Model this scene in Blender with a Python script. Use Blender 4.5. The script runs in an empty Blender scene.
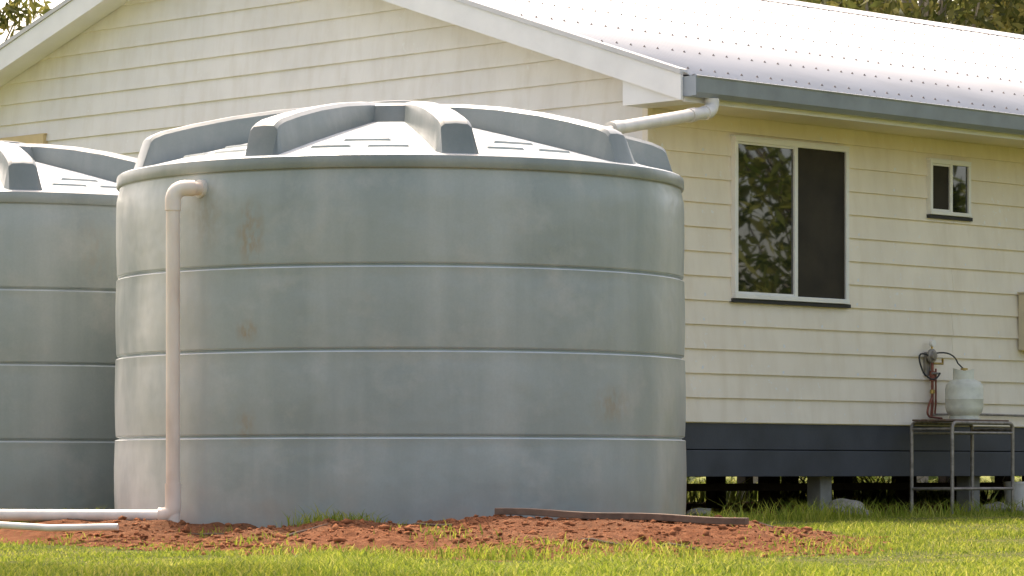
import bpy, bmesh, math, random
import numpy as np
from mathutils import Vector, Matrix
random.seed(4); rng=np.random.default_rng(7)
sc=bpy.context.scene
HC=.278; FP=3397.; HY=470.
# ---------------------------------------------------------------- helpers
def link(o,parent=None):
    sc.collection.objects.link(o)
    if parent: o.parent=parent
    return o
def empty(name,parent=None):
    o=bpy.data.objects.new(name,None); o.empty_display_size=.2; return link(o,parent)
def mesh(name,v,f,mats,parent=None,smooth=False,ang=None,mi=None):
    me=bpy.data.meshes.new(name); me.from_pydata([tuple(p) for p in v],[],f)
    for m in (mats if isinstance(mats,(list,tuple)) else [mats]): me.materials.append(m)
    if mi is not None: me.polygons.foreach_set('material_index',mi)
    bm=bmesh.new(); bm.from_mesh(me); bmesh.ops.recalc_face_normals(bm,faces=bm.faces); bm.to_mesh(me); bm.free()
    if smooth:
        me.polygons.foreach_set('use_smooth',[True]*len(me.polygons))
        if ang: me.set_sharp_from_angle(angle=math.radians(ang))
    me.update()
    return link(bpy.data.objects.new(name,me),parent)
def fastmesh(name,V,F,mats,mi=None,parent=None,smooth=False,attr=None):
    me=bpy.data.meshes.new(name); n=F.shape[1]
    me.vertices.add(len(V)); me.vertices.foreach_set('co',V.astype(np.float32).ravel())
    me.loops.add(F.size); me.loops.foreach_set('vertex_index',F.astype(np.int32).ravel())
    me.polygons.add(len(F)); me.polygons.foreach_set('loop_start',np.arange(0,F.size,n,dtype=np.int32))
    me.polygons.foreach_set('loop_total',np.full(len(F),n,dtype=np.int32))
    for m in mats: me.materials.append(m)
    if mi is not None: me.polygons.foreach_set('material_index',mi.astype(np.int32))
    if smooth: me.polygons.foreach_set('use_smooth',np.ones(len(F),dtype=bool))
    if attr is not None:
        a=me.attributes.new('dirt','FLOAT','POINT'); a.data.foreach_set('value',attr.astype(np.float32))
    me.update(calc_edges=True); me.validate()
    return link(bpy.data.objects.new(name,me),parent)
def bevel(o,w=.004,s=2):
    m=o.modifiers.new('b','BEVEL'); m.width=w; m.segments=s; m.limit_method='ANGLE'; m.angle_limit=math.radians(40); return o
C=Vector((.99,24.8,0)); U=Vector((.70711,.70711,0)); N=Vector((.70711,-.70711,0)); ZZ=Vector((0,0,1))
def F(t,o,z): return C+U*t+N*o+ZZ*z
def tx(x,o=0.):
    k=(x-512)/FP
    return (k*(C.y-.70711*o)-C.x-.70711*o)/(.70711-k*.70711)
def zy(y,Y): return HC+(HY-y)*Y/FP
def PX(x,y,Y): return Vector(((x-512)/FP*Y,Y,zy(y,Y)))
def hbox(name,t0,t1,o0,o1,z0,z1,m,parent,bv=0):
    v=[F(t,o,z) for t in(t0,t1) for o in(o0,o1) for z in(z0,z1)]
    f=[(0,1,3,2),(4,6,7,5),(0,4,5,1),(2,3,7,6),(0,2,6,4),(1,5,7,3)]
    ob=mesh(name,v,f,m,parent)
    if bv: bevel(ob,bv)
    return ob
def extr(name,prof,t0,t1,m,parent,slope=None):
    n=len(prof); v=[F(t0,o,z) for o,z in prof]+[F(t1,o,z) for o,z in prof]
    f=[(i,(i+1)%n,n+(i+1)%n,n+i) for i in range(n)]+[tuple(range(n)),tuple(range(n,2*n))]
    return mesh(name,v,f,m,parent)
def tubegeo(path,rad,seg=12,cap=True):
    path=[Vector(p) for p in path]; n=len(path)
    if not hasattr(rad,'__len__'): rad=[rad]*n
    V=[];Fa=[]; prev=None
    for i,p in enumerate(path):
        a=path[max(i-1,0)]; b=path[min(i+1,n-1)]; d=(b-a).normalized()
        if prev is None:
            e=d.orthogonal().normalized()
        else:
            e=(prev-d*prev.dot(d)).normalized()
        prev=e; g=d.cross(e)
        for k in range(seg):
            w=2*math.pi*k/seg; V.append(p+(e*math.cos(w)+g*math.sin(w))*rad[i])
    for i in range(n-1):
        for k in range(seg):
            Fa.append((i*seg+k,i*seg+(k+1)%seg,(i+1)*seg+(k+1)%seg,(i+1)*seg+k))
    if cap: Fa.append(tuple(range(seg))); Fa.append(tuple((n-1)*seg+k for k in range(seg)))
    return V,Fa
def tube(name,path,rad,m,parent=None,seg=14):
    V,Fa=tubegeo(path,rad,seg); return mesh(name,V,Fa,m,parent,True,50)
def arc(p0,p1,p2,n=7):
    p0,p1,p2=map(Vector,(p0,p1,p2)); return [p0*(1-t)**2+p1*2*t*(1-t)+p2*t*t for t in [i/n for i in range(n+1)]]
def lathe(prof,seg=32):
    V=[];Fa=[];n=len(prof)
    for r,z in prof:
        for k in range(seg):
            a=2*math.pi*k/seg; V.append((r*math.cos(a),r*math.sin(a),z))
    for i in range(n-1):
        for k in range(seg):
            Fa.append((i*seg+k,i*seg+(k+1)%seg,(i+1)*seg+(k+1)%seg,(i+1)*seg+k))
    Fa.append(tuple(range(seg))); Fa.append(tuple((n-1)*seg+k for k in range(seg)))
    return V,Fa
def hsh(ix,iy,s):
    h=np.sin(ix*127.1+iy*311.7+s*74.7)*43758.5453; return h-np.floor(h)
def vn(x,y,s=0.):
    ix=np.floor(x);iy=np.floor(y);fx=x-ix;fy=y-iy;fx=fx*fx*(3-2*fx);fy=fy*fy*(3-2*fy)
    a=hsh(ix,iy,s);b=hsh(ix+1,iy,s);c=hsh(ix,iy+1,s);d=hsh(ix+1,iy+1,s)
    return (a*(1-fx)+b*fx)*(1-fy)+(c*(1-fx)+d*fx)*fy
def fbm(x,y,o=4,s=0.):
    r=0;a=.5
    for i in range(o): r=r+a*vn(x*2**i,y*2**i,s+i); a*=.5
    return r
def sstep(a,b,x):
    t=np.clip((x-a)/(b-a),0,1); return t*t*(3-2*t)
# ---------------------------------------------------------------- materials
class NT:
    def __init__(s,name):
        s.m=bpy.data.materials.new(name); s.m.use_nodes=True; s.t=s.m.node_tree; s.b=s.t.nodes['Principled BSDF']
        s.tc=s.t.nodes.new('ShaderNodeTexCoord')
    def n(s,ty,**k):
        x=s.t.nodes.new(ty)
        for a,b in k.items(): setattr(x,a,b)
        return x
    def l(s,a,b): s.t.links.new(a,b)
    def mapping(s,scale=(1,1,1),coord='Object',loc=(0,0,0)):
        m=s.n('ShaderNodeMapping'); m.inputs['Scale'].default_value=scale; m.inputs['Location'].default_value=loc
        s.l(s.tc.outputs[coord],m.inputs[0]); return m.outputs[0]
    def noise(s,sc,det=5,vec=None,rough=.55):
        n=s.n('ShaderNodeTexNoise'); n.inputs['Scale'].default_value=sc; n.inputs['Detail'].default_value=det; n.inputs['Roughness'].default_value=rough
        s.l(vec if vec else s.tc.outputs['Object'],n.inputs['Vector']); return n.outputs[0]
    def ramp(s,f,stops):
        r=s.n('ShaderNodeValToRGB'); e=r.color_ramp.elements
        while len(e)<len(stops): e.new(.5)
        for i,(p,c) in enumerate(stops):
            e[i].position=p; e[i].color=(*c,1) if hasattr(c,'__len__') else (c,c,c,1)
        s.l(f,r.inputs[0]); return r.outputs[0]
    def mix(s,f,a,b,mode='MIX'):
        m=s.n('ShaderNodeMix',data_type='RGBA',blend_type=mode)
        for i,x in ((0,f),(6,a),(7,b)):
            if hasattr(x,'is_linked'): s.l(x,m.inputs[i])
            elif i==0: m.inputs[0].default_value=x
            else: m.inputs[i].default_value=(*x,1)
        return m.outputs[2]
    def math(s,op,a,b=None,c=None,clamp=False):
        m=s.n('ShaderNodeMath',operation=op,use_clamp=clamp)
        for i,x in enumerate((a,b,c)):
            if x is None: continue
            if hasattr(x,'is_linked'): s.l(x,m.inputs[i])
            else: m.inputs[i].default_value=x
        return m.outputs[0]
    def bump(s,h,st=.3,d=.01):
        b=s.n('ShaderNodeBump'); b.inputs['Strength'].default_value=st; b.inputs['Distance'].default_value=d
        s.l(h,b.inputs['Height']); s.l(b.outputs[0],s.b.inputs['Normal'])
    def col(s,c): s.l(c,s.b.inputs['Base Color'])
    def set(s,**k):
        for a,b in k.items(): s.b.inputs[a.replace('_',' ')].default_value=b
def simple(name,c,rough=.5,var=.25,scale=6,metal=0,bump=.1,bscale=60,spec=.5):
    M=NT(name); nz=M.noise(scale,6)
    d=tuple(x*(1-var) for x in c); h=tuple(min(1,x*(1+var*.6)) for x in c)
    M.col(M.ramp(nz,[(.3,d),(.55,c),(.75,h)])); M.set(Roughness=rough,Metallic=metal,Specular_IOR_Level=spec)
    M.bump(M.noise(bscale,4),bump,.004); return M.m
def wood_paint(name,c,side):
    M=NT(name)
    a=M.noise(1.3,5); b=M.noise(9,6,M.mapping((1,1,.25)))
    base=M.mix(M.ramp(a,[(.35,0.),(.65,1.)]),tuple(x*.90 for x in c),c)
    base=M.mix(M.math('MULTIPLY',M.ramp(b,[(.45,0.),(.75,1.)]),.40),base,(c[0]*.75,c[1]*.70,c[2]*.62))
    fl=M.noise(22,3); m2=M.noise(2.2,3)
    f=M.math('MULTIPLY',M.ramp(fl,[(.64,0.),(.68,1.)]),M.ramp(m2,[(.45,0.),(.6,1.)]))
    base=M.mix(M.math('MULTIPLY',f,.6),base,(.87,.86,.84))
    M.col(base); M.set(Roughness=.55); M.bump(M.noise(120,4,M.mapping((1,1,3))),.12,.003); return M.m
m_side=wood_paint('cream_board_paint',(.89,.80,.665),1)
m_gable=wood_paint('white_board_paint',(.86,.82,.79),0)
m_trim=simple('white_trim_paint',(.84,.83,.83),.45,.08,3)
m_soffit=simple('soffit_paint',(.78,.71,.53),.6,.08,2)
m_slate=simple('slate_base_board',(.047,.053,.070),.5,.3,3,bump=.2)
m_gutter=simple('gutter_grey_steel',(.31,.34,.38),.35,.15,4,metal=.2)
m_alum=simple('window_aluminium',(.84,.82,.78),.35,.06,5)
m_dark=simple('dark_rubber',(.02,.02,.022),.6,.3,10)
m_wood=simple('weathered_timber',(.17,.11,.075),.8,.4,12,bump=.5)
m_steel=simple('galvanised_tube',(.30,.27,.24),.45,.4,20,metal=.5)
m_rust=simple('rusty_red_pipe',(.25,.08,.05),.6,.3,20)
m_stump=simple('concrete_stump',(.30,.29,.27),.85,.2,10,bump=.4)
m_bottle=simple('gas_bottle_paint',(.68,.68,.59),.4,.2,9)
m_brass=simple('brass_fitting',(.5,.36,.12),.35,.2,20,metal=.8)
m_meter=simple('meter_box_paint',(.66,.58,.42),.5,.1,5)
m_stone=simple('pale_stone',(.30,.28,.24),.9,.4,9,bump=.8)
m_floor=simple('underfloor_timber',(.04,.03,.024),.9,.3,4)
m_bark=simple('bark',(.30,.26,.21),.9,.4,5,bump=.6,bscale=20)
def pvc():
    M=NT('aged_pvc'); a=M.noise(5,6,M.mapping((1,1,.3)))
    M.col(M.ramp(a,[(.3,(.60,.46,.37)),(.5,(.80,.68,.58)),(.7,(.87,.80,.73))])); M.set(Roughness=.35); M.bump(M.noise(40,3),.08,.003); return M.m
m_pvc=pvc()
m_pvcw=simple('white_pvc',(.74,.70,.65),.35,.15,8)
def roofm():
    M=NT('white_roof_sheet'); a=M.noise(.8,6); 
    M.col(M.ramp(a,[(.3,(.55,.545,.55)),(.6,(.65,.64,.65))])); M.set(Roughness=.55); return M.m
m_roof=roofm()
m_screw=simple('roof_screw',(.14,.12,.11),.6,.2)
def glass():
    M=NT('window_glass'); M.set(Roughness=.02,IOR=2.2,Specular_IOR_Level=.5)
    M.b.inputs['Base Color'].default_value=(.008,.01,.01,1); M.bump(M.noise(2.5,2),.03,.01); return M.m
m_glass=glass()
def screen():
    M=NT('fly_screen')
    M.col(M.ramp(M.noise(4,4),[(.3,(.018,.014,.010)),(.7,(.038,.030,.020))])); M.set(Roughness=.5,Specular_IOR_Level=.25); M.bump(M.noise(300,2),.2,.002); return M.m
m_screen=screen()
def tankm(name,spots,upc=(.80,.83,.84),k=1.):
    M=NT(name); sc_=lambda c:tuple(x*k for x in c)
    a=M.noise(1.1,6); st=M.noise(3.2,6,M.mapping((1,1,.12))); fine=M.noise(70,3); bl=M.noise(2.6,6,M.mapping((1,1,1),loc=(4,2,9)),.65)
    c=M.mix(M.ramp(a,[(.3,0.),(.7,1.)]),sc_((.285,.325,.315)),sc_((.36,.40,.388)))
    c=M.mix(M.math('MULTIPLY',M.ramp(st,[(.45,0.),(.7,1.)]),.6),c,sc_((.48,.505,.485)))
    c=M.mix(M.math('MULTIPLY',M.ramp(bl,[(.52,0.),(.68,1.)]),.5),c,sc_((.48,.48,.45)))
    c=M.mix(M.math('MULTIPLY',M.ramp(fine,[(.35,0.),(.65,1.)]),.10),c,sc_((.19,.23,.22)))
    sp=M.n('ShaderNodeSeparateXYZ'); M.l(M.tc.outputs['Object'],sp.inputs[0])
    foot=M.math('SUBTRACT',1.,M.math('DIVIDE',sp.outputs[2],.28),clamp=True)
    foot=M.math('MULTIPLY',foot,M.ramp(M.noise(5,6),[(.35,.0),(.7,.7)]))
    c=M.mix(foot,c,(.36,.31,.26))
    fl=M.math('MULTIPLY',M.math('SUBTRACT',M.math('MULTIPLY',sp.outputs[0],-1.),.95),1.6,clamp=True)  # left flank paler: its highlight is put into the colour, with weathered patches
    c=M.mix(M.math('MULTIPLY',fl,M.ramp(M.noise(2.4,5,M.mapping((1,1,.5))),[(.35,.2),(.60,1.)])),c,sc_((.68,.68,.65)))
    for (x,z,w,h,s) in spots:
        y=-math.sqrt(1.75**2-x*x)
        mp=M.n('ShaderNodeVectorMath',operation='SUBTRACT'); M.l(M.tc.outputs['Object'],mp.inputs[0]); mp.inputs[1].default_value=(x,y,z)
        m2=M.n('ShaderNodeVectorMath',operation='MULTIPLY'); M.l(mp.outputs[0],m2.inputs[0]); m2.inputs[1].default_value=(1/w,1.5,1/h)
        le=M.n('ShaderNodeVectorMath',operation='LENGTH'); M.l(m2.outputs[0],le.inputs[0])
        kk=M.math('SUBTRACT',1.35,le.outputs['Value'],clamp=True)
        kk=M.math('MULTIPLY',kk,M.ramp(M.noise(30,5,M.mapping((1,1,.5))),[(.36,0.),(.6,s)]))
        c=M.mix(kk,c,(.33,.28,.20))
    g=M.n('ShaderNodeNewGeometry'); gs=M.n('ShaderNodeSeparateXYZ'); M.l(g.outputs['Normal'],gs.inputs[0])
    up=M.ramp(gs.outputs[2],[(.60,0.),(.85,1.)])  # upward faces paler: weather bleaching, plus light from above put into the colour
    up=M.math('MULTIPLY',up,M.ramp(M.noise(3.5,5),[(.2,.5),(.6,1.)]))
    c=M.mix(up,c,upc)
    M.col(c); M.set(Roughness=.30)
    h=M.math('ADD',M.math('MULTIPLY',M.noise(2.2,3),4.),M.math('MULTIPLY',fine,.04))
    M.bump(h,.35,.012); return M.m
def tsx(x): return (x-401)/FP*19.6
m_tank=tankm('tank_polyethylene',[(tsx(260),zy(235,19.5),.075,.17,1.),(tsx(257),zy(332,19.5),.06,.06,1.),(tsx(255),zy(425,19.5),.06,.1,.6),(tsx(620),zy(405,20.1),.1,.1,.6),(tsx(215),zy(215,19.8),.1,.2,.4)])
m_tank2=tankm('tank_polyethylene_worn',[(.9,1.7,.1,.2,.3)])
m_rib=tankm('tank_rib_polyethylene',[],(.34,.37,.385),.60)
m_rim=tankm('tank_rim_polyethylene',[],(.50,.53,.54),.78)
def leafm(name,stops,trans=.3):
    M=NT(name); g=M.n('ShaderNodeNewGeometry')
    r=M.math('ADD',M.math('MULTIPLY',g.outputs['Random Per Island'],.6),M.math('MULTIPLY',M.noise(.9,3),.4))
    c=M.ramp(r,stops); M.col(c); M.set(Roughness=.55,Specular_IOR_Level=.25)
    tr=M.n('ShaderNodeBsdfTranslucent'); M.l(c,tr.inputs[0]); ms=M.n('ShaderNodeMixShader'); ms.inputs[0].default_value=trans
    M.l(M.b.outputs[0],ms.inputs[1]); M.l(tr.outputs[0],ms.inputs[2]); M.l(ms.outputs[0],M.t.nodes['Material Output'].inputs[0]); return M.m
m_leaf=leafm('gum_leaves',[(.15,(.055,.07,.018)),(.5,(.14,.15,.04)),(.85,(.29,.26,.08))],.5)
m_leaf2=leafm('shrub_leaves',[(.15,(.07,.11,.02)),(.5,(.17,.21,.04)),(.85,(.32,.32,.08))],.5)
m_grass=leafm('grass_blades',[(.12,(.11,.17,.02)),(.42,(.25,.32,.035)),(.68,(.41,.43,.06)),(.92,(.56,.50,.18))],.5)
m_dry=leafm('dry_grass',[(.12,(.10,.13,.03)),(.5,(.22,.25,.05)),(.9,(.40,.36,.11))],.4)
def groundm():
    M=NT('lawn_and_soil'); at=M.n('ShaderNodeAttribute',attribute_name='dirt')
    n=M.noise(9,8,rough=.7); n2=M.noise(1.0,5)
    f=M.math('ADD',at.outputs['Fac'],M.math('MULTIPLY',M.math('SUBTRACT',n,.5),.8))
    f=M.ramp(f,[(.42,0.),(.55,1.)])
    gr=M.ramp(M.noise(3,8,rough=.7),[(.3,(.08,.11,.02)),(.5,(.17,.19,.04)),(.7,(.29,.25,.09))])
    so=M.ramp(M.noise(14,8,rough=.75),[(.28,(.10,.036,.014)),(.5,(.30,.115,.050)),(.72,(.48,.225,.11))])
    so=M.mix(M.ramp(n2,[(.4,0.),(.7,.6)]),so,(.32,.165,.09))
    M.col(M.mix(f,gr,so)); M.set(Roughness=.95,Specular_IOR_Level=.15)
    M.bump(M.noise(35,8,rough=.75),1.,.05); return M.m
m_ground=groundm()
m_clod=simple('red_soil_clods',(.29,.115,.052),.95,.5,30,bump=1.,bscale=60,spec=.1)
# ---------------------------------------------------------------- ground
TX,TY,TR=-.686,21.,1.75
T2X,T2Y=-3.61,23.5
YA,YB=18.3,17.9
pA=PX(497,512,YA); pB=PX(747,522,YB)
def ell(x,y):
    w=.34*(fbm(x*1.1+5,y*1.1,3)-.45)+.12*(fbm(x*4.1+5,y*3.,3)-.45)
    a=np.sqrt(((x-.0)/2.05)**2+((y-19.9)/3.7)**2)+w
    b=np.sqrt(((x+1.9)/1.3)**2+((y-20.3)/1.7)**2)+w
    return np.minimum(a,b)
def ghe(x,y):
    e=ell(x,y); base=-.15+.07*sstep(18,26,y)
    h=sstep(1.08,.45,e)
    z=base*(1-h)+(-.02)*h
    z=z+.02*np.exp(-((x+1.2)/.5)**2-((y-18.7)/.4)**2)
    z=z+(.07*(fbm(x*1.6,y*1.6,4,3.)-.45)+.095*(fbm(x*6,y*6,4,9.)-.45))*np.clip(h*3,0,1)*sstep(30,27,y)
    tt=(x-pA.x)/(pB.x-pA.x); yl=pA.y+(pB.y-pA.y)*tt; tz=pA.z+(pB.z-pA.z)*tt-.020-.03*(fbm(x*6,y*0+1.,3,4.)-.35)
    wgt=np.exp(-((y-yl)/.32)**2)*sstep(-.35,.0,tt)*sstep(1.3,1.0,tt)
    z=np.maximum(z,z*(1-wgt)+tz*wgt)+.045*(fbm(x*9,y*9,3,6.)-.45)*wgt*sstep(.05,.25,np.abs(y-yl))
    p2=np.sqrt((x-T2X)**2+(y-T2Y)**2); h2=sstep(2.6,1.9,p2); z=z*(1-h2)+(-.005)*h2
    far=.03*(fbm(x*.6,y*.6,3,5.)-.45)*sstep(0,4,np.abs(y-12)); 
    return z+(far+.012*(fbm(x*4,y*4,2,2.)-.4))*(1-wgt)
def axis(lo,hi,fine,big):
    a=list(np.arange(lo,hi,fine)); s=fine; l=[];p=lo
    while p>-big: s*=1.35; p-=s; l.append(p)
    r=[];p=hi;s=fine
    while p<big: s*=1.35; p+=s; r.append(p)
    return np.array(l[::-1]+a+r)
gx=axis(-5,5.5,.035,400); gy=axis(11,29,.035,400)
X,Y=np.meshgrid(gx,gy); Z=ghe(X,Y); V=np.stack([X.ravel(),Y.ravel(),Z.ravel()],1)
nx=len(gx);ny=len(gy); i=np.arange(nx*ny).reshape(ny,nx)
Fq=np.stack([i[:-1,:-1].ravel(),i[:-1,1:].ravel(),i[1:,1:].ravel(),i[1:,:-1].ravel()],1)
dirt=sstep(1.14,.90,ell(X,Y)).ravel()
hx=(X-C.x)*.70711+(Y-C.y)*.70711; ho=(X-C.x)*.70711-(Y-C.y)*.70711
under=(sstep(-.4,.2,hx)*sstep(-.0,-.5,ho)*sstep(-9.8,-9,ho)*sstep(16.5,16,hx)).ravel()
dirt=np.maximum(dirt,under*.62)
fastmesh('ground',V,Fq,[m_ground],smooth=True,attr=dirt)
ico=bmesh.new(); bmesh.ops.create_icosphere(ico,subdivisions=1,radius=1); iv=np.array([v.co[:] for v in ico.verts]); ico.verts.ensure_lookup_table(); jf=np.array([[v.index for v in f.verts] for f in ico.faces]); ico.free()
Vs=[];Fs=[];k=0
while k<8000:
    x=rng.uniform(-2.6,2.5);y=rng.uniform(16,22.5)
    e=float(ell(np.array(x),np.array(y)))
    if e>1.08 or math.hypot(x-TX,y-TY)<1.8: continue
    if e>.95 and rng.random()<.6: continue
    s=min(.034,.003+rng.exponential(.0052)); z=float(ghe(np.array(x),np.array(y)))
    q=iv*s*rng.uniform(.6,1.4,(1,3))*np.array([1,1,.6])*rng.uniform(.5,1.4,(len(iv),1))+np.array([x,y,z+s*.1])
    Vs.append(q);Fs.append(jf+len(iv)*k);k+=1
fastmesh('dirt_clods',np.concatenate(Vs),np.concatenate(Fs),[m_clod])
# ---------------------------------------------------------------- grass
def blades(name,P,hh,ww,mat):
    n=len(P); a=rng.uniform(0,2*np.pi,n); d=np.stack([np.cos(a),np.sin(a),0*a],1)
    b=rng.uniform(0,2*np.pi,n); L=np.stack([np.cos(b),np.sin(b),0*b],1)*(hh*rng.uniform(.2,1.1,n))[:,None]
    up=np.stack([0*a,0*a,hh],1); w=(d*ww[:,None])
    V=np.empty((n,5,3)); V[:,0]=P-w; V[:,1]=P+w; V[:,2]=P+up*.55+L*.3+w*.75; V[:,3]=P+up*.55+L*.3-w*.75; V[:,4]=P+up*.9+L
    V=V.reshape(-1,3); base=np.arange(n)[:,None]*5
    F3=np.concatenate([base+np.array([[0,1,2]]),base+np.array([[0,2,3]]),base+np.array([[3,2,4]])],1).reshape(-1,3)
    return fastmesh(name,V,F3,[mat])
def keep(x,y,thr=.98):
    e=ell(x,y)+.34*(rng.random(len(x))-.5)
    m=(e>thr)&(np.hypot(x-TX,y-TY)>1.8)&(np.hypot(x-T2X,y-T2Y)>1.8)
    t=(x-C.x)*.70711+(y-C.y)*.70711; o=(x-C.x)*.70711-(y-C.y)*.70711
    m&=~((t>-.1)&(t<16.2)&(o<-.1)&(o>-9.6)&(rng.random(len(x))>.02))
    return m
n=270000
y=11.8+(29-11.8)*rng.random(n)**1.15; x=(rng.random(n)-.5)*(.34*y+.8)
d=fbm(x*1.3,y*1.3,4,1.); m=keep(x,y)&(rng.random(n)<.0+1.35*d)
x=x[m];y=y[m];d=d[m]; P=np.stack([x,y,ghe(x,y)-.004],1)
hh=(.008+.08*d**2.4)*rng.uniform(.6,1.7,len(x)); 
blades('lawn_grass',P,hh,rng.uniform(.0018,.0046,len(x)),m_grass)
n=30000
x=rng.uniform(-12,18,n);y=rng.uniform(27,70,n); m=keep(x,y); x=x[m];y=y[m]
blades('rough_grass',np.stack([x,y,ghe(x,y)-.01],1),rng.uniform(.05,.26,len(x)),rng.uniform(.006,.016,len(x)),m_dry)
Ps=[];H=[]
for (px_,py_,Yd,nn,hm) in [(312,520,19.0,70,.10),(350,520,18.95,120,.07),(335,521,18.9,90,.06),(75,515,20.6,80,.08),(215,520,19.0,50,.06),(600,540,16.9,60,.05),(790,520,24.2,300,.16),(830,520,25.,260,.15),(900,522,25.5,200,.13),(720,520,23.2,160,.12),(560,552,16.6,140,.05),(450,545,17.2,100,.05),(250,545,17.8,100,.05),(1000,520,27,200,.14),(480,556,16.2,160,.06),(380,550,16.6,120,.05),(500,558,15.9,140,.08),(640,562,15.6,120,.06),(960,522,26.2,140,.14),(180,545,17.6,60,.05),(690,545,17.2,50,.05),(420,532,17.9,30,.05)]:
    q=PX(px_,py_,Yd); xx=q.x+rng.normal(0,.07+.002*nn**.9*.5,nn); yy=Yd+rng.normal(0,.08,nn)
    Ps.append(np.stack([xx,yy,ghe(xx,yy)-.004],1)); H.append(rng.uniform(.4,1.3,nn)*hm)
P=np.concatenate(Ps);H=np.concatenate(H); blades('grass_tufts',P,H,rng.uniform(.002,.0045,len(H)),m_grass)
Ps=[];H=[]
for k_ in range(150):
    t_=rng.uniform(1.,14); o_=rng.uniform(-13.5,-9.9) if k_%4 else rng.uniform(-9,-4.5); c_=F(t_,o_,0); nn=80
    xx=c_.x+rng.normal(0,.18,nn); yy=c_.y+rng.normal(0,.18,nn); Ps.append(np.stack([xx,yy,ghe(xx,yy)-.01],1)); H.append(rng.uniform(.3,1.2,nn)*rng.uniform(.15,.42))
P=np.concatenate(Ps);H=np.concatenate(H); blades('tall_weeds',P,H,rng.uniform(.006,.018,len(H)),m_leaf2)
# ---------------------------------------------------------------- tanks
def build_tank(name,loc,mat,rot=0):
    root=empty(name); root.location=loc
    prof=[(1.752,-.12),(1.757,0)]
    for a,b in ((0,.465),(.465,.958),(.958,1.44),(1.44,2.0)):
        rb=1.757-.009*a
        if a>0: prof+=[(rb-.020,a+.003),(rb-.019,a+.008),(rb-.005,a+.013),(rb,a+.02)]
        for q in (.15,.35,.5,.65,.85): prof.append((rb+.006*math.sin(q*math.pi),a+(b-a)*q))
        if b<1.9: prof+=[(rb+.001,b-.020),(rb+.002,b-.010),(rb-.004,b-.005),(rb-.020,b-.002)]
    prof+=[(1.730,1.985),(1.731,1.992),(1.744,1.998),(1.748,2.006),(1.748,2.05),(1.744,2.066),(1.732,2.074),(1.705,2.08)]
    prof+=[(1.685,2.083),(1.60,2.105),(1.30,2.185),(.9,2.285),(.5,2.38),(.2,2.41),(.01,2.415)]
    V,Fa=lathe(prof,160)
    mi=[1 if (len(f)==4 and 1.988<sum(V[q][2] for q in f)/4<2.082) else 0 for f in Fa]
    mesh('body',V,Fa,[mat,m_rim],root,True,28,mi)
    env=lambda r:2.525-.092*r*r
    pan=lambda r:float(np.interp(r,[.01,.2,.5,.9,1.3,1.6,1.69],[2.415,2.41,2.38,2.285,2.185,2.105,2.082]))
    VV=[];FF=[];PV=[];PF=[]
    for k in range(9):
        th=math.radians(-90+13+40*k)+rot; er=Vector((math.cos(th),math.sin(th),0)); et=Vector((-er.y,er.x,0))
        rs=[.25,.5,.8,1.1,1.35,1.55,1.615,1.635,1.69]; off=len(VV)
        for i_,r in enumerate(rs):
            zt=env(r) if i_<6 else (env(r)-.010 if i_==6 else (env(1.6)-.035 if i_==7 else 2.075))
            wt=.045+.026*r; wb=wt+.015+.012*r; zb=pan(min(r,1.69))-.015
            ch=.020
            row=[(-wb,zb),(-wt-.004,zt-ch),(-wt+ch,zt),(0,zt+.005),(wt-ch,zt),(wt+.004,zt-ch),(wb,zb)]
            if i_==8: row=[(-wb,2.07),(-wt*1.05,2.078),(-wt,2.08),(0,2.081),(wt,2.08),(wt*1.05,2.078),(wb,2.07)]
            for a,z in row: VV.append(er*r+et*a+ZZ*z)
        for i_ in range(len(rs)-1):
            for j in range(6):
                q=off+i_*7+j; FF.append((q,q+1,q+8,q+7))
        FF.append(tuple(off+j for j in range(7)))
        for dth,rr,ln in ((13,1.46,.13),(26,1.46,.13),(20,1.25,.15)):
            t2=th+math.radians(dth); e2=Vector((math.cos(t2),math.sin(t2),0)); g2=Vector((-e2.y,e2.x,0)); off=len(PV)
            for (a,bb,hh_) in ((-1,-1,-.01),(1,-1,-.01),(1,1,-.01),(-1,1,-.01),(-.85,-.2,.010),(.85,-.2,.010),(.85,.6,.012),(-.85,.6,.012)):
                r=rr+bb*.035; PV.append(e2*r+g2*a*ln+ZZ*(pan(r)+hh_))
            PF+= [tuple(off+z for z in q) for q in ((4,5,6,7),(0,1,5,4),(1,2,6,5),(2,3,7,6),(3,0,4,7))]
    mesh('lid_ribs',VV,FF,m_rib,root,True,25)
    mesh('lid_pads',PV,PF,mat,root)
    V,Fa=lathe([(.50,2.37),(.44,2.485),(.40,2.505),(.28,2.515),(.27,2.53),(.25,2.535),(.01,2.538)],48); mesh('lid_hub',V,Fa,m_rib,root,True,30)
    return root
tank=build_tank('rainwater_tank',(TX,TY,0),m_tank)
tank2=build_tank('rainwater_tank',(T2X,T2Y,0),m_tank2,math.radians(3))
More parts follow.
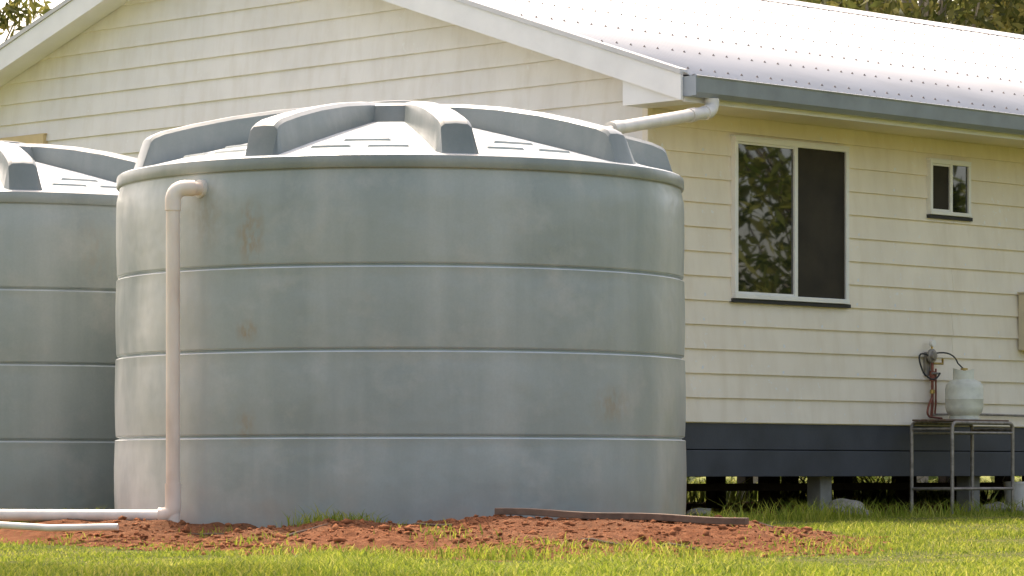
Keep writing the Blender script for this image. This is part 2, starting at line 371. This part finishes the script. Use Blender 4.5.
# ---------------------------------------------------------------- overflow pipe
op=empty('overflow_pipe')
r=.041
top=PX(173,188,19.60); X0=top.x; zt=top.z
tube('riser',[(X0,19.6,-.03),(X0,19.6,zt-.07)],r,m_pvc,op,20)
el=arc((X0,19.6,zt-.08),(X0,19.6,zt+.005),(X0+.09,19.61,zt),8)
tube('elbow',[Vector((X0,19.6,zt-.13))]+el+[Vector((X0+.12,19.62,zt))],r+.006,m_pvc,op,20)
a=PX(205,190,19.66)
tube('tank_outlet',[(X0+.1,19.615,zt),(a.x-.01,19.655,zt)],r-.002,m_pvc,op,20)
tube('outlet_flange',[(a.x-.035,19.645,zt),(a.x+.005,19.68,zt),(a.x+.06,19.75,zt)],[r+.012,r+.012,r],m_pvcw,op,20)
tube('socket',[(X0,19.6,.10),(X0,19.6,.20)],r+.006,m_pvc,op,20)
gz=.015
el=arc((X0,19.6,.06),(X0,19.6,gz),(X0-.08,19.61,gz),6)
tube('foot_bend',[Vector((X0,19.6,.10))]+el,r+.006,m_pvc,op,20)
tube('ground_run',[(X0-.06,19.61,gz),(X0-1.0,19.9,gz+.0),(X0-2.6,20.3,gz)],.034,m_pvcw,op,16)
g2=empty('ground_pipe')
tube('length',[PX(118,527,18.9),PX(50,528,18.95),PX(-30,523,19.4),PX(-200,523,19.8)],.02,m_pvcw,g2,12)
# ---------------------------------------------------------------- house
house=empty('weatherboard_house')
LEN=16.; S=5.36; TP=.324; ZE=3.09; WID=2*S-1.2; OR=.6-S; ZR=ZE+TP*S
def roofz(o): return ZE+TP*(.6-o) if o>OR else ZR-TP*(OR-o)
BZ=.635; SP=.181; ZS=2.925
V=[];Fa=[]
def board(quadfn,za,zb,a0,a1,b0,b1):
    k=len(V); 
    for (aa,off,z) in ((a0,-.003,za),(a0,.022,za),(b0,.003,zb),(a1,-.003,za),(a1,.022,za),(b1,.003,zb)): V.append(quadfn(aa,off,z))
    Fa.extend([(k+1,k+4,k+5,k+2),(k,k+3,k+4,k+1),(k,k+1,k+2),(k+3,k+5,k+4)])
z=BZ
while z<ZS:
    zb=min(z+SP+.0,ZS+.02)
    cuts=sorted(random.sample([3.6,4.8,6.0,7.8,9.6,11.4],2)); j=[0.0]+cuts+[LEN]
    for a,b in zip(j[:-1],j[1:]): board(lambda a,o,zz:F(a,o+.0,zz),z,zb,a+.0015,b-.0015,a+.0015,b-.0015)
    z+=SP
mesh('side_weatherboards',V,Fa,m_side,house)
V=[];Fa=[]; z=BZ
und=.10
while True:
    zb=z+SP
    def ext(zz):
        zz=zz+und
        if zz<=roofz(0): return (0.,-WID)
        o1=.6-(zz-ZE)/TP; o2=OR-(ZR-zz)/TP
        return (min(o1,0),max(o2,-WID))
    if z+und>ZR-.03: break
    a0,a1=ext(z); zb=min(zb,ZR-und-.001); b0,b1=ext(zb)
    board(lambda a,o,zz:F(-o,a,zz),z,zb,a0,a1,b0,b1)
    z+=SP
mesh('gable_weatherboards',V,Fa,m_gable,house)
def wallpanel(name,t):
    pts=[(0,.62),(0,roofz(0)-.12),(OR,ZR-.12),(-WID,roofz(-WID)-.12),(-WID,.62)]
    return extr(name,pts,t,t+.1,m_soffit,house)
wallpanel('gable_frame',.004); wallpanel('rear_gable_frame',LEN-.1)
hbox('side_frame',.11,LEN-.11,-.1,-.004,.62,2.95,m_soffit,house)
hbox('rear_side_frame',.11,LEN-.11,-WID,-WID+.1,.62,2.95,m_soffit,house)
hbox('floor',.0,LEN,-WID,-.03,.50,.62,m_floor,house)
hbox('corner_stop',-.026,.03,-.03,.026,BZ,ZS,m_side,house,.003)
hbox('rear_corner_stop',-.026,.03,-WID-.03,-WID+.03,BZ,ZS,m_gable,house,.003)
for z0,z1 in ((.228,.426),(.432,.628)):
    hbox('base_board',0,LEN,-.028,-.0,z0,z1,m_slate,house,.004)
    hbox('base_board_gable',-.0,.028,-WID,-.03,z0,z1,m_slate,house,.004)
for o in (-.25,-2.4,-4.7,-7.,-9.3):
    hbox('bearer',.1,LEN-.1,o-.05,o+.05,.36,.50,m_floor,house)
hbox('service_beam',.4,9,-1.25,-1.15,.11,.17,m_floor,house)
for a in range(9):
    for o in (-.25,-2.4,-4.7,-7.,-9.3):
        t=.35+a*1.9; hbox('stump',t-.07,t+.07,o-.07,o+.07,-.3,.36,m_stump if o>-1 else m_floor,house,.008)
hbox('eave_soffit',-.28,LEN+.28,.02,.598,2.925,2.94,m_soffit,house)
hbox('eave_soffit_rear',-.28,LEN+.28,-WID-.598,-WID-.02,2.925,2.94,m_soffit,house)
hbox('fascia',-.28,LEN+.28,.60,.618,2.90,3.07,m_trim,house)
hbox('fascia_rear',-.28,LEN+.28,-WID-.618,-WID-.60,2.90,3.07,m_trim,house)
gp=[(.62,3.075),(.62,2.935),(.70,2.93),(.735,2.96),(.745,3.06),(.755,3.075),(.74,3.08),(.732,3.06),(.724,2.968),(.695,2.942),(.63,2.945),(.63,3.075)]
extr('gutter',gp,-.30,LEN+.3,m_gutter,house)
hbox('gutter_stop_end',-.303,-.298,.62,.745,2.935,3.075,m_gutter,house)
gp2=[(-WID-a,z) for a,z in gp]; extr('gutter_rear',gp2,-.30,LEN+.3,m_gutter,house)
def roofsheet(name,side):
    per=.076; ns=6; nt=int((LEN+.6)/per*ns); ts=np.linspace(-.3,LEN+.3,nt)
    cz=.009*np.cos(2*np.pi*ts/per)
    V=[];Fa=[]
    for q in (0,1):
        for t,c in zip(ts,cz):
            if side>0: o=.66-q*(S+.06)
            else: o=(OR-S-.06)+q*(S+.06)
            V.append(F(t,o,roofz(o)+c+.02))
    Fa=[(i,i+1,nt+i+1,nt+i) for i in range(nt-1)]
    ob=mesh(name,V,Fa,m_roof,house,True); md=ob.modifiers.new('s','SOLIDIFY'); md.thickness=.002; return ob
roofsheet('roof_sheets',1); roofsheet('roof_sheets_rear',-1)
extr('ridge_cap',[(OR-.18,roofz(OR-.18)+.033),(OR,ZR+.05),(OR+.18,roofz(OR+.18)+.033),(OR+.18,roofz(OR+.18)+.037),(OR,ZR+.056),(OR-.18,roofz(OR-.18)+.037)],-.32,LEN+.3,m_roof,house)
V=[];Fa=[]
for q in np.linspace(.12,S-.25,7):
    o=.6-q
    for t in np.arange(-.26,LEN+.25,.152):
        c=F(t+random.uniform(-.006,.006),o+random.uniform(-.01,.01),roofz(o)+.029); k=len(V); rr=.012
        for a in range(6): V.append(c+U*rr*math.cos(a*1.0472)+N*rr*math.sin(a*1.0472)-ZZ*(rr*math.sin(a*1.0472)*TP))
        V.append(c+ZZ*.016); Fa+=[(k+a,k+(a+1)%6,k+6) for a in range(6)]
mesh('roof_screws',V,Fa,m_screw,house)
def slopebox(name,t0,t1,oa,ob_,d0,d1,m):
    v=[F(t,o,roofz(o)+d) for t in(t0,t1) for o in(oa,ob_) for d in(d0,d1)]
    f=[(0,1,3,2),(4,6,7,5),(0,4,5,1),(2,3,7,6),(0,2,6,4),(1,5,7,3)]
    return mesh(name,v,f,m,house)
for nm,tA,tB,tC,tD in (('barge',-.325,-.30,-.298,-.022),('barge_rear',LEN+.3,LEN+.325,LEN+.02,LEN+.298)):
    for oa,ob_ in ((.62,OR),(OR,OR-S-.04)):
        slopebox(nm+'_board',tA,tB,oa,ob_,-.175,.005,m_trim)
        slopebox(nm+'_capping',tA-.012,tB+.05,oa,ob_,.008,.045,m_roof)
        oc=max(min(oa,.5),OR-S+.1); od=max(min(ob_,.5),OR-S+.1)
        slopebox('raking_soffit',tC,tD,oc,od,-.135,-.12,m_trim)
for t in (-.297,):
    v=[F(t,.03,2.912),F(t,.597,2.912),F(t,.597,3.05),F(t,.03,roofz(.03)-.14)]
    w=[p+U*.262 for p in v]
    mesh('eave_box_end',v+w,[(0,1,2,3),(4,7,6,5),(0,4,5,1),(1,5,6,2),(2,6,7,3),(3,7,4,0)],m_trim,house)
def window(name,t0,t1,z0,z1,split,fw=.045,gab=False,left=m_glass,right=m_screen,frame=m_alum):
    w=empty(name,house)
    def bx(nm,a0,a1,o0,o1,zz0,zz1,m,bv=0):
        if gab: return hbox(nm,-o1,-o0,a0,a1,zz0,zz1,m,w,bv)
        return hbox(nm,a0,a1,o0,o1,zz0,zz1,m,w,bv)
    bx('frame_head',t0,t1,.004,.055,z1-fw,z1,frame,.003); bx('frame_sill',t0,t1,.004,.060,z0,z0+fw,frame,.003)
    bx('frame_left',t0,t0+fw,.004,.054,z0+fw,z1-fw,frame,.003); bx('frame_right',t1-fw,t1,.004,.054,z0+fw,z1-fw,frame,.003)
    tm=t0+(t1-t0)*split
    bx('mullion',tm-fw*.55,tm+fw*.55,.004,.050,z0+fw,z1-fw,frame,.003)
    bx('left_pane',t0+fw,tm-fw*.55,.024,.032,z0+fw,z1-fw,left)
    bx('right_pane',tm+fw*.55,t1-fw,.026,.036,z0+fw,z1-fw,right)
    bx('sash_rail_a',t0+fw,tm-fw*.55,.028,.042,z1-fw-.016,z1-fw-.001,frame); bx('sash_rail_b',t0+fw,tm-fw*.55,.028,.042,z0+fw+.001,z0+fw+.016,frame)
    bx('flashing',t0-.01,t1+.03,.003,.045,z0-.03,z0-.002,m_dark)
    bx('head_flashing',t0-.01,t1+.01,.003,.05,z1+.001,z1+.010,frame)
    return w
tA,tB=tx(735,.05),tx(849,.05); Yl=F(tA,.05,0).y
window('sliding_window',tA,tB,zy(298,Yl),zy(136,Yl),.53,.036)
tA,tB=tx(930.5,.05),tx(971,.05); Yl=F(tA,.05,0).y
window('small_window',tA,tB,zy(214,Yl),zy(159,Yl),.52,.03,right=m_glass,left=m_screen)
m_wframe=simple('gable_window_frame',(.66,.50,.26),.5,.1)
window('gable_window',-8.6,-7.17,2.1,zy(135,29.9),.5,.12,gab=True,frame=m_wframe)
V=[];Fa=[]
z=BZ+.03
row=0
while z<ZS-.05:
    for st in np.arange(.15,LEN,.45):
        p=.85 if row in (3,4,5) else .4
        if random.random()<p:
            rr=random.uniform(.007,.015); t=st+random.uniform(-.02,.02); zz=z+random.uniform(-.008,.012); k=len(V)
            off=.022-.019*((zz-(BZ+row*SP))/SP)+.0012
            for a in range(8):
                s_=rr*random.uniform(.7,1.2); V.append(F(t+s_*math.cos(a*.785),off+.0,zz+s_*math.sin(a*.785)*1.2))
            Fa.append(tuple(range(k,k+8)))
    z+=SP; row+=1
mesh('nail_putty_marks',V,Fa,m_trim,house)
# ---------------------------------------------------------------- gutter downpipe to tank
dp=empty('downpipe')
A=F(tx(712,.68),.68,2.93); 
B=PX(612,129,23.0); 
a0=A-ZZ*.0; a1=A-ZZ*.09
d=(B-a1).normalized()
path=[a0+ZZ*.0]+arc(a0-ZZ*.02,a1,a1+d*.10,6)+[a1+d*.12]
tube('gutter_elbow',path,.052,m_pvcw,dp,20)
tube('pipe',[a1+d*.08,B],.045,m_pvcw,dp,20)
tube('coupling',[B-d*.10,B+d*.02],.052,m_pvcw,dp,20)
tube('coupling_mid',[a1+d*.28,a1+d*.36],.051,m_pvcw,dp,20)
E=PX(588,133,22.2); tube('inlet_tail',[B,E]+arc(E,E+(E-B)*.25,E-ZZ*.3,5)[1:],.024,m_pvcw,dp,14)
# ---------------------------------------------------------------- meter box
mb=empty('meter_box'); t0=tx(1018,.02)
hbox('box',t0,t0+.42,.02,.14,zy(352,28.3),zy(296,28.3),m_meter,mb,.008)
hbox('door',t0+.02,t0+.40,.1405,.150,zy(350,28.3)+.01,zy(298,28.3)-.01,m_meter,mb,.004)
hbox('hood',t0-.01,t0+.43,.018,.165,zy(296,28.3)+.001,zy(296,28.3)+.014,m_meter,mb)
# ---------------------------------------------------------------- gas stand, bottle, regulator
st=empty('gas_bottle_stand'); ta,tb,oa,ob_=2.90,3.68,.15,.55; zt=.648; gz0=-.16
rr=.015
for i_,o in enumerate((oa,ob_)):
    pts=[F(ta,o,gz0)]+arc(F(ta,o,zt-.05),F(ta,o,zt),F(ta+.05,o,zt),5)+arc(F(tb-.05,o,zt),F(tb,o,zt),F(tb,o,zt-.05),5)+[F(tb,o,gz0)]
    tube('leg_frame',pts,rr,m_steel,st,10)
    tube('lower_rail',[F(ta,o,.13),F(tb,o,.13)],rr*.8,m_steel,st,8)
    tube('mid_rail',[F(ta,o,.57),F(tb,o,.57)],rr*.7,m_steel,st,8)
for t in (ta,tb):
    tube('end_rail',[F(t,oa,.13),F(t,ob_,.13)],rr*.8,m_steel,st,8); tube('top_end_rail',[F(t,oa,zt-.05),F(t,ob_,zt-.05)],rr*.8,m_steel,st,8)
for o in (.2,.29,.38,.47): hbox('slat',ta-.02,tb+.02,o-.03,o+.03,zt+.012,zt+.028,m_wood,st,.003)
gb=empty('gas_bottle'); gl=F(3.34,.33,zt+.03); gb.location=gl; gb.scale=(.97,.97,.92)
V,Fa=lathe([(.10,0),(.125,.0),(.125,.025),(.115,.03),(.14,.055),(.152,.09),(.155,.11),(.155,.17),(.157,.175),(.155,.18),(.155,.26),(.150,.295),(.130,.325),(.08,.35),(.03,.36),(.01,.36)],36)
mesh('cylinder_body',V,Fa,m_bottle,gb,True,35)
V=[];Fa=[];sg=40
for k in range(sg+1):
    a=2*math.pi*k/sg*.80+.6; h=.43+.012*math.cos(2*a)
    for r_,z_ in ((.092,.330),(.092,h),(.086,h),(.086,.330)): V.append((r_*math.cos(a),r_*math.sin(a),z_))
for k in range(sg):
    for j in range(4): Fa.append((k*4+j,k*4+(j+1)%4,(k+1)*4+(j+1)%4,(k+1)*4+j))
mesh('collar',V,Fa,m_bottle,gb,True,40)
V,Fa=lathe([(.018,.355),(.018,.385),(.026,.388),(.026,.405),(.012,.408),(.012,.425),(.03,.428),(.03,.442),(.01,.444)],16); mesh('valve',V,Fa,m_brass,gb,True,30)
rg=empty('gas_regulator')
tr=tx(932,.08); RZ=zy(356,27.1)
V,Fa=lathe([(.01,-.03),(.035,-.028),(.04,-.01),(.055,-.008),(.055,.008),(.04,.012),(.03,.03),(.01,.032)],20)
o=mesh('regulator_body',V,Fa,m_steel,rg,True,30); o.location=F(tr,.08,RZ); o.rotation_euler=(math.radians(90),0,math.radians(45))
hbox('wall_bracket',tr-.03,tr+.03,.024,.045,RZ-.16,RZ+.03,m_steel,rg,.003)
tube('gauge_stem',[F(tr,.08,RZ+.04),F(tr,.08,RZ+.085)],.008,m_brass,rg,8)
tube('gauge_dial',[F(tr,.07,RZ+.10),F(tr,.10,RZ+.10)],.028,m_alum,rg,18)
tube('side_outlet',[F(tr+.03,.07,RZ-.06),F(tr+.15,.07,RZ-.06),F(tr+.15,.07,RZ-.02)],.010,m_brass,rg,8)
tube('supply_pipe',[F(tr+.03,.06,RZ-.03),F(tr+.03,.06,.80),F(tr+.03,.05,.70)],.012,m_rust,rg,10)
tube('supply_pipe_b',[F(tr+.075,.06,RZ-.10),F(tr+.075,.06,.80),F(tr+.075,.05,.72)],.008,m_rust,rg,10)
tube('supply_valve',[F(tr+.03,.06,RZ-.20),F(tr+.03,.06,RZ-.12)],.024,m_rust,rg,10)
tube('pipe_union',[F(tr+.03,.06,RZ-.30),F(tr+.03,.06,RZ-.27)],.020,m_brass,rg,8)
tube('tee_handle',[F(tr-.01,.09,RZ-.14),F(tr+.09,.09,RZ-.14)],.009,m_steel,rg,8)
tube('pigtail_hose',arc(F(tr-.04,.08,RZ),F(tr-.27,.10,RZ+.06),F(tr-.16,.12,RZ-.14),8)+arc(F(tr-.16,.12,RZ-.14),F(tr-.05,.14,RZ-.24),F(tr+.05,.12,RZ-.14),8)[1:],.007,m_dark,rg,8)
tube('bottle_hose',arc(F(tr+.04,.08,RZ+.02),F(tr+.20,.14,RZ+.05),F(tr+.18,.2,RZ-.06),8)+arc(F(tr+.18,.2,RZ-.06),F(tr+.18,.30,RZ-.14),gl+ZZ*.39,6)[1:],.006,m_dark,rg,8)
tube('lower_hose',arc(F(tr+.03,.06,.86),F(tr-.18,.14,.72),F(tr-.05,.10,.70),8)+[F(tr+.1,.1,.69)],.009,m_rust,rg,8)
tube('gas_line',[F(tr+.03,.05,.72),F(tr+.5,.045,.73),F(tr+1.2,.045,.725),F(tr+4,.045,.725)],.009,m_steel,rg,8)
# ---------------------------------------------------------------- plank, scraps, stones, bucket
for nm,a,b,h,w in (('timber_plank',pA,pB,.036,.10),):
    d=(b-a).normalized(); s_=d.cross(ZZ).normalized(); uu=s_.cross(d)
    if uu.z<0: uu=-uu
    root=empty(nm); V=[];nseg=14
    for i_ in range(nseg+1):
        p=a+(b-a)*i_/nseg+uu*(.004*math.sin(i_*.9)+.004)
        for sx,sz in ((-1,-1),(1,-1),(1,1),(-1,1)): V.append(p+s_*sx*w/2+uu*sz*h/2)
    Fa=[(i_*4+j,i_*4+(j+1)%4,i_*4+4+(j+1)%4,i_*4+4+j) for i_ in range(nseg) for j in range(4)]+[(0,1,2,3),tuple(nseg*4+j for j in range(4))]
    bevel(mesh('board',V,Fa,m_wood,root),.004)
def rock(name,c,s,m,fl=.6):
    bm=bmesh.new(); bmesh.ops.create_icosphere(bm,subdivisions=3,radius=1)
    sd=random.uniform(0,50)
    for v in bm.verts:
        n_=.6+.8*float(fbm(np.array(v.co.x*1.6+sd),np.array(v.co.y*1.6+v.co.z*1.9+sd),3)); v.co=Vector((v.co.x*n_*1.2,v.co.y*n_,v.co.z*n_*fl))*s
    me=bpy.data.meshes.new(name); bm.to_mesh(me); bm.free(); me.materials.append(m); o=link(bpy.data.objects.new(name,me)); o.location=c; o.rotation_euler=(0,0,random.uniform(0,6))
for (x_,y_,Yv,s) in ((843,512,26.0,.15),(862,515,25.8,.08),(700,500,25.3,.10),(996,512,27.6,.12),(1015,515,27.4,.09)):
    q=PX(x_,y_,Yv); z=float(ghe(np.array(q.x),np.array(Yv))); rock('stone',(q.x,Yv,z+s*.25),s,m_stone)
for (x_,Yv,ln,an) in ((690,17.3,.35,.3),(740,19.3,.4,2.7),(300,18.1,.3,.2),(430,18.2,.25,2.8),(610,17.2,.3,.1),(215,19.0,.3,2.9)):
    X_=(x_-512)/FP*Yv; p=[]
    for k in range(6):
        s_=(k/5-.5)*ln; xx=X_+s_*math.cos(an); yy=Yv+s_*math.sin(an)+.01*math.sin(k*2); p.append((xx,yy,float(ghe(np.array(xx),np.array(yy)))+.012))
    tube('fallen_stick',p,[.006,.008,.007,.007,.005,.003],m_wood,None,6)
bk=empty('white_bucket'); q=PX(1019,482,28.2)
V,Fa=lathe([(.11,0),(.13,.24),(.137,.24),(.137,.26),(.125,.26),(.105,.01)],28); o=mesh('pail',V,Fa,m_pvcw,bk,True,40)
V2,F2=tubegeo([(.135*math.cos(a),.02*0,.25+.12*math.sin(a)) for a in np.linspace(0,math.pi,12)],.004,6); mesh('handle',V2,F2,m_steel,bk,True)
bk.location=(q.x,q.y,float(ghe(np.array(q.x),np.array(q.y)))); 
# ---------------------------------------------------------------- trees
def tree(name,loc,h,cr,nl,ls,lm,seed,clumps=38,low=.35,trunk_r=.16):
    r=np.random.default_rng(seed); V=[];Fa=[]
    def add(path,rad,seg=8):
        v,f=tubegeo(path,rad,seg); k=len(V); V.extend(v); Fa.extend([tuple(a+k for a in q) for q in f])
    lx,ly=r.normal(0,.25,2)
    tp=[Vector((lx*(i/6)**1.5*h*.2+.05*r.normal(),ly*(i/6)**1.5*h*.2+.05*r.normal(),i/6*h*.85-.1)) for i in range(7)]
    add(tp,[trunk_r*(1-.13*i) for i in range(7)],10)
    cs=[]
    for k in range(clumps):
        zt_=low+(1-low)*r.random()**.85
        a=r.uniform(0,2*math.pi); prof=math.sin(math.pi*min(1,max(.08,(zt_-low)/(1-low)*.85+.15)))**.6
        rr_=cr*prof*r.uniform(.35,1.0)
        c=Vector((lx*h*.15*zt_+rr_*math.cos(a),ly*h*.15*zt_+rr_*math.sin(a),h*zt_)); cs.append((c,cr*r.uniform(.16,.34)))
        b=tp[min(6,max(1,int(zt_*6*.75)))]
        mid=b.lerp(c,.55)+Vector((0,0,-.08*h*r.random()))
        add([b,mid,c],[trunk_r*.34,trunk_r*.2,trunk_r*.06],6)
    Vt=np.array([tuple(v) for v in V]); quads=[q for q in Fa if len(q)==4]; Ft=np.array(quads)
    idx=r.integers(0,len(cs),nl); cc=np.array([tuple(c[0]) for c in cs])[idx]; cs_=np.array([c[1] for c in cs])[idx]
    dd=r.normal(0,1,(nl,3)); dd/=np.linalg.norm(dd,axis=1)[:,None]; P=cc+dd*(cs_*r.random(nl)**.45)[:,None]*np.array([1.15,1.15,.75])
    a=r.normal(0,1,(nl,3)); a/=np.linalg.norm(a,axis=1)[:,None]; a[:,2]-=.4; b=np.cross(a,r.normal(0,1,(nl,3))); b/=np.linalg.norm(b,axis=1)[:,None]
    L=(ls*r.uniform(.6,1.4,nl))[:,None]; W=L*.32
    Q=np.stack([P-a*L,P+b*W,P+a*L,P-b*W],1).reshape(-1,3); Fl=np.arange(nl*4).reshape(-1,4)+len(Vt)
    mi=np.concatenate([np.zeros(len(Ft)),np.ones(nl)])
    o=fastmesh(name,np.concatenate([Vt,Q]),np.concatenate([Ft,Fl]),[m_bark,lm],mi=mi); o.location=loc; return o
k=0
for (x_,y_,h_,c_) in ((3.6,50,10,2.8),(5.6,47,9.4,2.6),(8.2,51,11,3.2),(6.8,58,12,3.8),(-8.9,50,10,2.6)):
    k+=1; tree('gum_tree',(x_,y_,-.1),h_,c_,9500,.11,m_leaf,k,46,.3,.15)
for (x_,y_,h_,c_) in ((15.5,24.6,6.0,2.4),(17.5,27.5,7.5,3.0),(17.5,31,6.5,2.4)):
    k+=1; tree('gum_tree',(x_,y_,-.1),h_,c_,13000,.11,m_leaf2,k,60,.08,.10)
tree('shade_tree',(-3.75,17.9,-.15),8.2,1.7,8000,.08,m_leaf,77,34,.66,.08)
def belt(name,pts,nl,ls,lm,seed):
    r=np.random.default_rng(seed); cs=np.array([p[:3] for p in pts]); rad=np.array([p[3] for p in pts])
    idx=r.integers(0,len(pts),nl); d=r.normal(0,1,(nl,3)); d/=np.linalg.norm(d,axis=1)[:,None]
    P=cs[idx]+d*(rad[idx]*r.random(nl)**.4)[:,None]; P[:,2]=np.abs(P[:,2])
    a=r.normal(0,1,(nl,3)); a/=np.linalg.norm(a,axis=1)[:,None]; b=np.cross(a,r.normal(0,1,(nl,3))); b/=np.linalg.norm(b,axis=1)[:,None]
    L=(ls*r.uniform(.6,1.4,nl))[:,None]; Q=np.stack([P-a*L,P+b*L*.4,P+a*L,P-b*L*.4],1).reshape(-1,3)
    fastmesh(name,Q,np.arange(nl*4).reshape(-1,4),[lm])
pts=[(x,68+random.uniform(-3,3),random.uniform(.3,1.8),random.uniform(.8,1.9)) for x in np.arange(-24,32,.7)]
belt('distant_shrubs',pts,26000,.16,m_leaf2,5)
pts=[(x,95+random.uniform(-8,8),random.uniform(2,12),random.uniform(2,4)) for x in np.arange(-60,70,1.2)]
belt('distant_trees',pts,32000,.42,m_leaf,6)
# ---------------------------------------------------------------- light, world, camera
EL=58; az=(-.38,1.)   # direction towards the sun (x,y): high, behind the house, a little left
L=math.hypot(*az); sv=Vector((az[0]/L*math.cos(math.radians(EL)),az[1]/L*math.cos(math.radians(EL)),math.sin(math.radians(EL))))
sd=bpy.data.lights.new('sun','SUN'); sd.energy=5.0; sd.angle=math.radians(.6); sd.color=(1,.94,.80)
so=link(bpy.data.objects.new('sun',sd)); so.rotation_euler=sv.to_track_quat('Z','Y').to_euler(); so.location=(0,-5,12)
w=bpy.data.worlds.new('World'); sc.world=w; w.use_nodes=True; nt=w.node_tree
sky=nt.nodes.new('ShaderNodeTexSky'); sky.sky_type='NISHITA'; sky.sun_disc=False; sky.sun_elevation=math.radians(EL)
sky.sun_rotation=math.atan2(az[0],az[1]); sky.dust_density=4.0; sky.air_density=.8
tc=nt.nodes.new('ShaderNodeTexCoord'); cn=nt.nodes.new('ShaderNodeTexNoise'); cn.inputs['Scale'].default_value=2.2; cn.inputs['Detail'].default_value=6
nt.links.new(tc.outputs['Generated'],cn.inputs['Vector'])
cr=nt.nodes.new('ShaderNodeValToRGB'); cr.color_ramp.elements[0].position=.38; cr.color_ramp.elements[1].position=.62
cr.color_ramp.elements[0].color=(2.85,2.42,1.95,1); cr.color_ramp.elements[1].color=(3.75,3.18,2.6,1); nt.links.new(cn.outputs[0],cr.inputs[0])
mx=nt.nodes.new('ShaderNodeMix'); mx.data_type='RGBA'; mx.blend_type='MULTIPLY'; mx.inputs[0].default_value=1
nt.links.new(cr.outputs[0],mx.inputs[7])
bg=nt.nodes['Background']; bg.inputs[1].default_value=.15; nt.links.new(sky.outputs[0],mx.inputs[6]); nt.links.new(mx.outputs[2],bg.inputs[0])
cd=bpy.data.cameras.new('camera'); cam=link(bpy.data.objects.new('camera',cd)); cam.location=(0,0,HC); cam.rotation_euler=(math.radians(90),0,0)
cd.sensor_width=36; cd.lens=FP/1024*36; cd.shift_y=(HY-288)/1024; cd.clip_start=.1; cd.clip_end=2000
sc.camera=cam
sc.view_settings.view_transform='Standard'; sc.view_settings.look='None'; sc.view_settings.exposure=0
